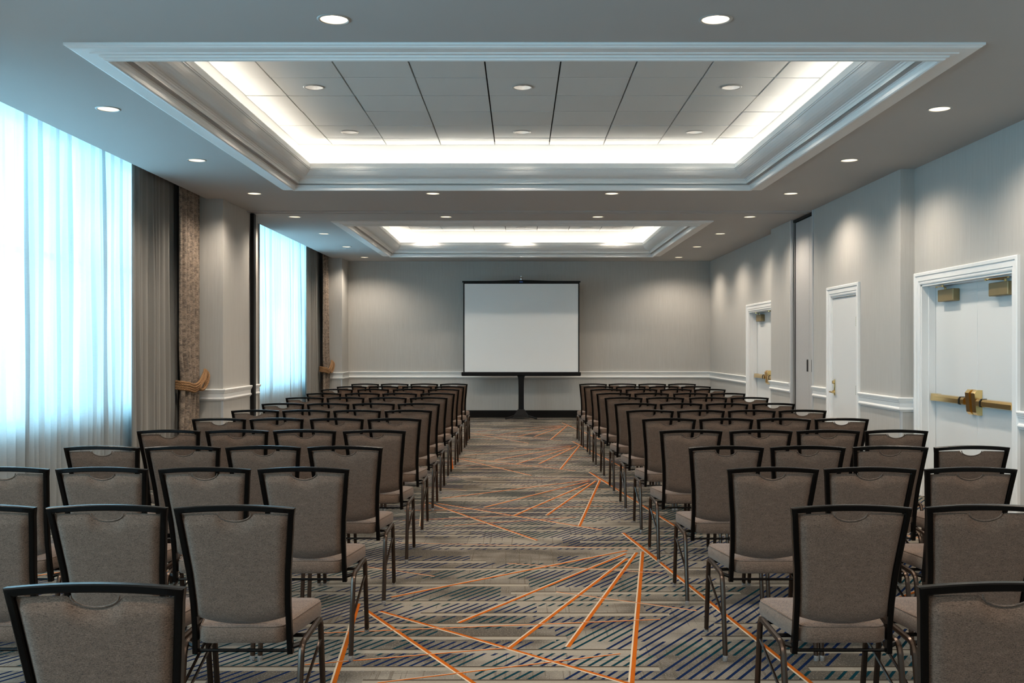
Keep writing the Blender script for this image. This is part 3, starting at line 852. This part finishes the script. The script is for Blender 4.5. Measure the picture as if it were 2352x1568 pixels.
# ------------------------------------------------------------------ projection screen
def screen():
    Y = 20.92; s = Y / F
    def X(px): return (px - VX) * s
    def Z(py): return H - (py - VY) * s
    cx = X(1197)
    r = tag(empty('projection_screen', (cx, Y, 0)), 'white pull-up projection screen with black border on a floor stand', 'screen')
    def put(mb, nm, mat, par=r, smooth=False):
        mb.v = [(p[0] - cx, p[1] - Y, p[2]) for p in mb.v]; return mb.obj(nm, mat, par, smooth)
    x0, x1, z0, z1 = X(1067), X(1328), Z(855), Z(651.5)
    put(MB().box(x0, x1, Y - .002, Y + .002, z0, z1), 'screen_surface', 'screen_white')
    b = .026
    m = MB().box(x0 - b, x0, Y - .003, Y + .003, z0, z1).box(x1, x1 + b, Y - .003, Y + .003, z0, z1).box(x0 - b, x1 + b, Y - .0035, Y + .003, z1, z1 + .03)
    put(m, 'border', 'black_metal')
    # arched top bar
    n = 24; rings = []
    for k in range(n + 1):
        u = k / n; xx = X(1062) + (X(1333) - X(1062)) * u
        top = z1 + .058 + .022 * max(0, 1 - abs(2 * u - 1) * 1.9)
        rings.append([(xx, Y - .018, z1 + .025), (xx, Y - .018, top), (xx, Y + .018, top), (xx, Y + .018, z1 + .025)])
    put(MB().loft(rings, True, True), 'top_bar', 'black_metal')
    zt = z1 + .08
    put(MB().lathe([(.012, zt), (.014, zt + .03), (.045, zt + .035), (.05, zt + .045), (.03, zt + .055), (.012, zt + .065), (.014, zt + .08), (.006, zt + .088)], cx, Y, 16, cap0=True, cap1=True), 'hanging_knob', 'chrome', r, True)
    put(MB().box(cx - .035, cx + .035, Y - .021, Y - .0185, z1 + .028, z1 + .05), 'maker_plate', 'label_blue')
    zc0, zc1 = Z(863), Z(854)
    put(MB().box(X(1060), X(1334), Y - .05, Y + .05, zc0, zc1, .015), 'roller_case', 'black_metal')
    m = MB(); rings = []
    for z, hw in ((zc0 + .005, .085), (zc0 - .02, .070), (zc0 - .08, .060), (zc0 - .25, .056), (.34, .056), (.16, .058)):
        rings.append([(cx - hw, Y - .03, z), (cx + hw, Y - .03, z), (cx + hw, Y + .03, z), (cx - hw, Y + .03, z)])
    put(m.loft(list(reversed(rings)), True, True), 'post', 'black_metal')
    m = MB(); rings = []
    for z, hw, hd in ((.03, .17, .10), (.09, .14, .085), (.14, .10, .07), (.20, .07, .05)):
        rings.append([(cx - hw, Y - hd, z), (cx + hw, Y - hd, z), (cx + hw, Y + hd, z), (cx - hw, Y + hd, z)])
    put(m.loft(rings, True, True), 'stand_base', 'black_metal')
    for ang in (205, 335, 100):
        a = math.radians(ang); L = .36
        put(MB().tube([(cx + .05 * math.cos(a), Y + .05 * math.sin(a), .10), (cx + .22 * math.cos(a), Y + .22 * math.sin(a), .055), (cx + L * math.cos(a), Y + L * math.sin(a), .018)], .018, 8), 'foot', 'black_metal', r, True)
screen()

# ------------------------------------------------------------------ chairs
def interp(tab, v):
    if v <= tab[0][0]: return tab[0][1]
    for (a, p), (b, q) in zip(tab, tab[1:]):
        if v <= b:
            t = (v - a) / (b - a); return p + (q - p) * t
    return tab[-1][1]
HALF = [(.36, .176), (.45, .174), (.55, .174), (.67, .180), (.80, .194), (.912, .2055)]   # centre line of an upright
def back_y(z):
    t = max(0.0, (z - .36) / .555)
    return -.165 - .115 * (t ** 1.25)
def chair_meshes():
    M = {}
    # frame of the back: uprights and arched top rail in one bent bar
    path = []
    zs = [.362, .40, .45, .50, .56, .62, .68, .74, .80, .85, .885, .908]
    for z in zs: path.append((-interp(HALF, z), z))
    nt_ = 12
    for k in range(nt_ + 1):
        u = -1 + 2 * k / nt_
        if abs(u) == 1: 
            if u < 0: path[-1] = (-.2065, .9105)
            else: path.append((.2065, .9105))
            continue
        path.append((.2065 * u, .9105 + .010 * (1 - u * u)))
    for z in reversed(zs[:-1]): path.append((interp(HALF, z), z))
    rings = []; n = len(path)
    for i, (x, z) in enumerate(path):
        d0 = (Vector(path[i]) - Vector(path[max(i - 1, 0)])); d1 = (Vector(path[min(i + 1, n - 1)]) - Vector(path[i]))
        ds = [d.normalized() for d in (d0, d1) if d.length > 1e-6]
        ns = [Vector((-d.y, d.x)) for d in ds]
        m = ns[0] if len(ns) == 1 else (ns[0] + ns[1]) / max(.2, (ns[0] + ns[1]).dot(ns[0]))
        top = abs(z - .91) < .012 and abs(x) < .2064
        w = .0105 if not top else .0105
        hd = .0135 + (.003 if z < .45 else 0)
        y = back_y(min(z, .9105)); c = .0035
        sec = [(-w, -hd + c), (-w + c, -hd), (w - c, -hd), (w, -hd + c), (w, hd - c), (w - c, hd), (-w + c, hd), (-w, hd - c)]
        rings.append([(x + m.x * a, y + b, z + m.y * a) for a, b in sec])
    M['back_frame'] = MB().loft(rings, True, True).mesh('back_frame', 'chair_black', True)
    # upholstered back panel with the half-moon hand hole
    NU, NV = 28, 14
    def pan(u, v):
        zt = .8965 - (.030 * math.sqrt(max(0, 1 - (u * .185 / .059) ** 2)) if abs(u * .185) < .059 else 0) + .003 * (1 - u * u)
        zb = .503 - .028 * (1 - u * u)
        z = zb + (zt - zb) * v
        hw = interp(HALF, z) - .0105
        return u * hw, z
    front, back_ = [], []
    def su(k):
        u = -1 + 2 * k / NU; return u
    V = []; idx = {}
    mb = MB()
    for sgn in (-1, 1):
        for j in range(NV + 1):
            for i in range(NU + 1):
                u = su(i); v = j / NV
                x, z = pan(u, v)
                ed = min((1 - abs(u)) * .17, v * .4, (1 - v) * .4)
                th = .019 * min(1, (ed / .022)) ** .5 if ed > 0 else 0
                th += .004 * (1 - u * u) * (1 - (2 * v - 1) ** 2)
                y = back_y(z) + sgn * th
                idx[(sgn, i, j)] = len(mb.v); mb.v.append((x, y, z))
    for sgn in (-1, 1):
        for j in range(NV):
            for i in range(NU):
                q = [idx[(sgn, i, j)], idx[(sgn, i + 1, j)], idx[(sgn, i + 1, j + 1)], idx[(sgn, i, j + 1)]]
                mb.f.append(q if sgn < 0 else q[::-1])
    M['back_panel'] = mb.mesh('back_panel', 'chair_fabric', 'all')
    # piping around the hand hole
    pts = []
    for k in range(17):
        a = math.pi * k / 16; x = -.059 * math.cos(a)
        z = .8995 - .030 * math.sin(a)
        pts.append((x, back_y(z) - .0035, z + .0005))
    M['hole_piping'] = MB().tube(pts, .0026, 6).mesh('hole_piping', 'chair_fabric', 'all')
    # seat
    def outline(inset, z):
        pts = []
        cs = [(-.165, -.195, .045, 180), (.165, -.195, .045, 270), (.222, .232, .06, 0), (-.222, .232, .06, 90)]
        for cx, cy_, r, a0 in cs:
            sx = 1 if cx < 0 else -1; sy = 1 if cy_ < 0 else -1
            ox, oy = cx + sx * r, cy_ + sy * r
            for k in range(6):
                a = math.radians(a0 + 90 * k / 5)
                rr = max(.004, r - inset)
                pts.append((ox + rr * math.cos(a), oy + rr * math.sin(a) , z))
            # straight-side inset follows from the arc radius
        return pts
    def seat_ring(inset, z, bow=0.0):
        ps = outline(inset if inset < .04 else .04, z)
        if inset >= .04:
            k = 1 - (inset - .04) / .2
            ps = [(x * k, .02 + (y - .02) * k, z) for x, y, z in ps]
        return [(x, y - (.014 * (1 - (x / .17) ** 2) if y < -.12 and abs(x) < .17 else 0), zz + bow) for x, y, zz in ps]
    rings = [seat_ring(.02, .404), seat_ring(.006, .408), seat_ring(.0, .418), seat_ring(.0, .456), seat_ring(.004, .464), seat_ring(.012, .470), seat_ring(.03, .474), seat_ring(.10, .479), seat_ring(.17, .481)]
    M['seat'] = MB().loft(rings, True, True).mesh('seat', 'chair_fabric', True)
    pr = seat_ring(.006, .4675)
    M['seat_piping'] = MB().tube(pr + [pr[0]], .0028, 6).mesh('seat_piping', 'chair_fabric', 'all')
    # tubular legs: each bends at the top into the side rail
    R_ = .0122
    def leg(s, front):
        x = s * .2175
        if front: p = [(x, .246, .012), (x, .236, .08), (x, .205, .25), (x, .186, .362), (x, .178, .384), (x, .164, .397), (x, .140, .4015)]
        else: p = [(x, -.243, .012), (x, -.232, .08), (x, -.198, .25), (x, -.176, .355), (x, -.167, .378), (x, -.152, .391), (x, -.128, .3965)]
        return MB().tube(p, R_, 8)
    for s, nm in ((-1, 'l'), (1, 'r')):
        M['leg_f' + nm] = leg(s, True).mesh('leg', 'chair_bronze', True)
        M['leg_r' + nm] = leg(s, False).mesh('leg', 'chair_bronze', True)
        x = s * .2175
        M['rail_' + nm] = MB().tube([(x, -.130, .3964), (x, .142, .4014)], R_ * .98, 8).mesh('side_rail', 'chair_bronze', True)
        M['brace_' + nm] = MB().tube([(s * .2165, .195, .315), (s * .2165, -.212, .185)], .0065, 6).mesh('brace', 'chair_bronze', True)
        for fr, y in (('f', .247), ('r', -.244)):
            M['glide_' + fr + nm] = MB().lathe([(.0122, 0), (.0130, .004), (.0128, .020), (.012, .026)], x, y, 10, cap0=True, cap1=True).mesh('glide', 'glide', True)
    m = MB().tube([(-.176, -.165, .372), (.176, -.165, .372)], .0065, 6)
    for s in (-1, 1): m.tube([(s * .176, -.165, .385), (s * .2175, -.142, .394)], .009, 6)
    M['crossbar'] = m.mesh('crossbar', 'chair_black', True)
    m = MB()
    for y in (-.06, .12): m.tube([(-.2175, y, .397), (.2175, y, .399)], .008, 6)
    M['seat_support'] = m.mesh('seat_support', 'chair_black', True)
    return M
CM = chair_meshes()
GR = 'banquet chairs in rows facing the screen'
def make_chair():
    r = empty('banquet_chair')
    st = link('seat', CM['seat'], r); link('piping', CM['seat_piping'], st)
    bp = link('backrest', CM['back_panel'], r); link('piping', CM['hole_piping'], bp)
    link('back_frame', CM['back_frame'], r)
    for nm in 'lr':
        for fr in 'fr':
            lg = link('leg', CM['leg_' + fr + nm], r); link('glide', CM['glide_' + fr + nm], lg)
        link('side_rail', CM['rail_' + nm], r); link('brace', CM['brace_' + nm], r)
    link('crossbar', CM['crossbar'], r); link('seat_support', CM['seat_support'], r)
    return r
ROW_Y = dict(A=2.42, B=3.62, C=4.76, D=5.79, E=6.92, F=8.06, G=9.13, H=10.24, I=11.45, J=12.5, K=13.7, L=14.66, M=15.72)
LEFT = dict(A=[218], B=[539, 252, -57], C=[698, 469.5, 234, 6], D=[792.5, 604.5, 421.5, 237], E=[860, 699.5, 544, 387],
            F=[906, 773.6, 635.4, 503.5], G=[938.1, 820.4, 703.9, 586.1], H=[962.2, 860, 756.7, 650.6], I=[985, 890.8, 793.5, 699.8],
            J=[1005.4, 917.8, 832.6, 743.9], K=[1018.7, 938.7, 857.4, 773.9], L=[1032.7, 958.3, 880.8, 809.7], M=[1042.4, 976.6, 908.6, 839.1])
RIGHT = dict(A=[2313], B=[1955, 2265], C=[1775, 1998, 2230], D=[1668, 1855, 2045, 2232], E=[1586.7, 1747.6, 1898.2, 2058.7],
             F=[1536.2, 1665, 1796.7, 1931.8], G=[1492.9, 1609.7, 1724.9, 1843.5], H=[1460, 1564.4, 1670, 1776.6], I=[1432.2, 1527.7, 1626.6, 1721.7],
             J=[1409.5, 1496.7, 1586.3, 1672], K=[1391.9, 1473.4, 1552.2, 1629.7], L=[1374.3, 1448.5, 1524.7, 1598.5], M=[1362, 1429.6, 1497.9, 1566.4])
ORD = ['first', 'second', 'third', 'fourth', 'fifth', 'sixth', 'seventh', 'eighth', 'ninth', 'tenth', 'eleventh', 'twelfth', 'thirteenth']
def chairs():
    rnd = random.Random(7)
    proto = make_chair(); used = False
    for sd, tab in (('window side', LEFT), ('door side', RIGHT)):
        for ri, row in enumerate(reversed('ABCDEFGHIJKLM')):
            last = None
            for ci, px in enumerate(tab[row]):
                yb = ROW_Y[row] + rnd.uniform(-.008, .008)
                x = (px - VX) * yb / F
                if last is not None and abs(x - last) < .4640: x = last + math.copysign(.4640, x - last)
                last = x
                o = copy_tree(proto) if used else proto
                used = True
                o.location = (x, yb + .28, 0); o.rotation_euler = (0, 0, math.radians(rnd.uniform(-.25, .25)))
                seat = 'aisle seat' if ci == 0 else ('second', 'third', 'fourth')[ci - 1] + ' seat from aisle'
                tag(o, 'taupe banquet chair, %s of aisle, %s row from screen, %s' % (sd, ORD[ri], seat), 'chair', GR)
chairs()
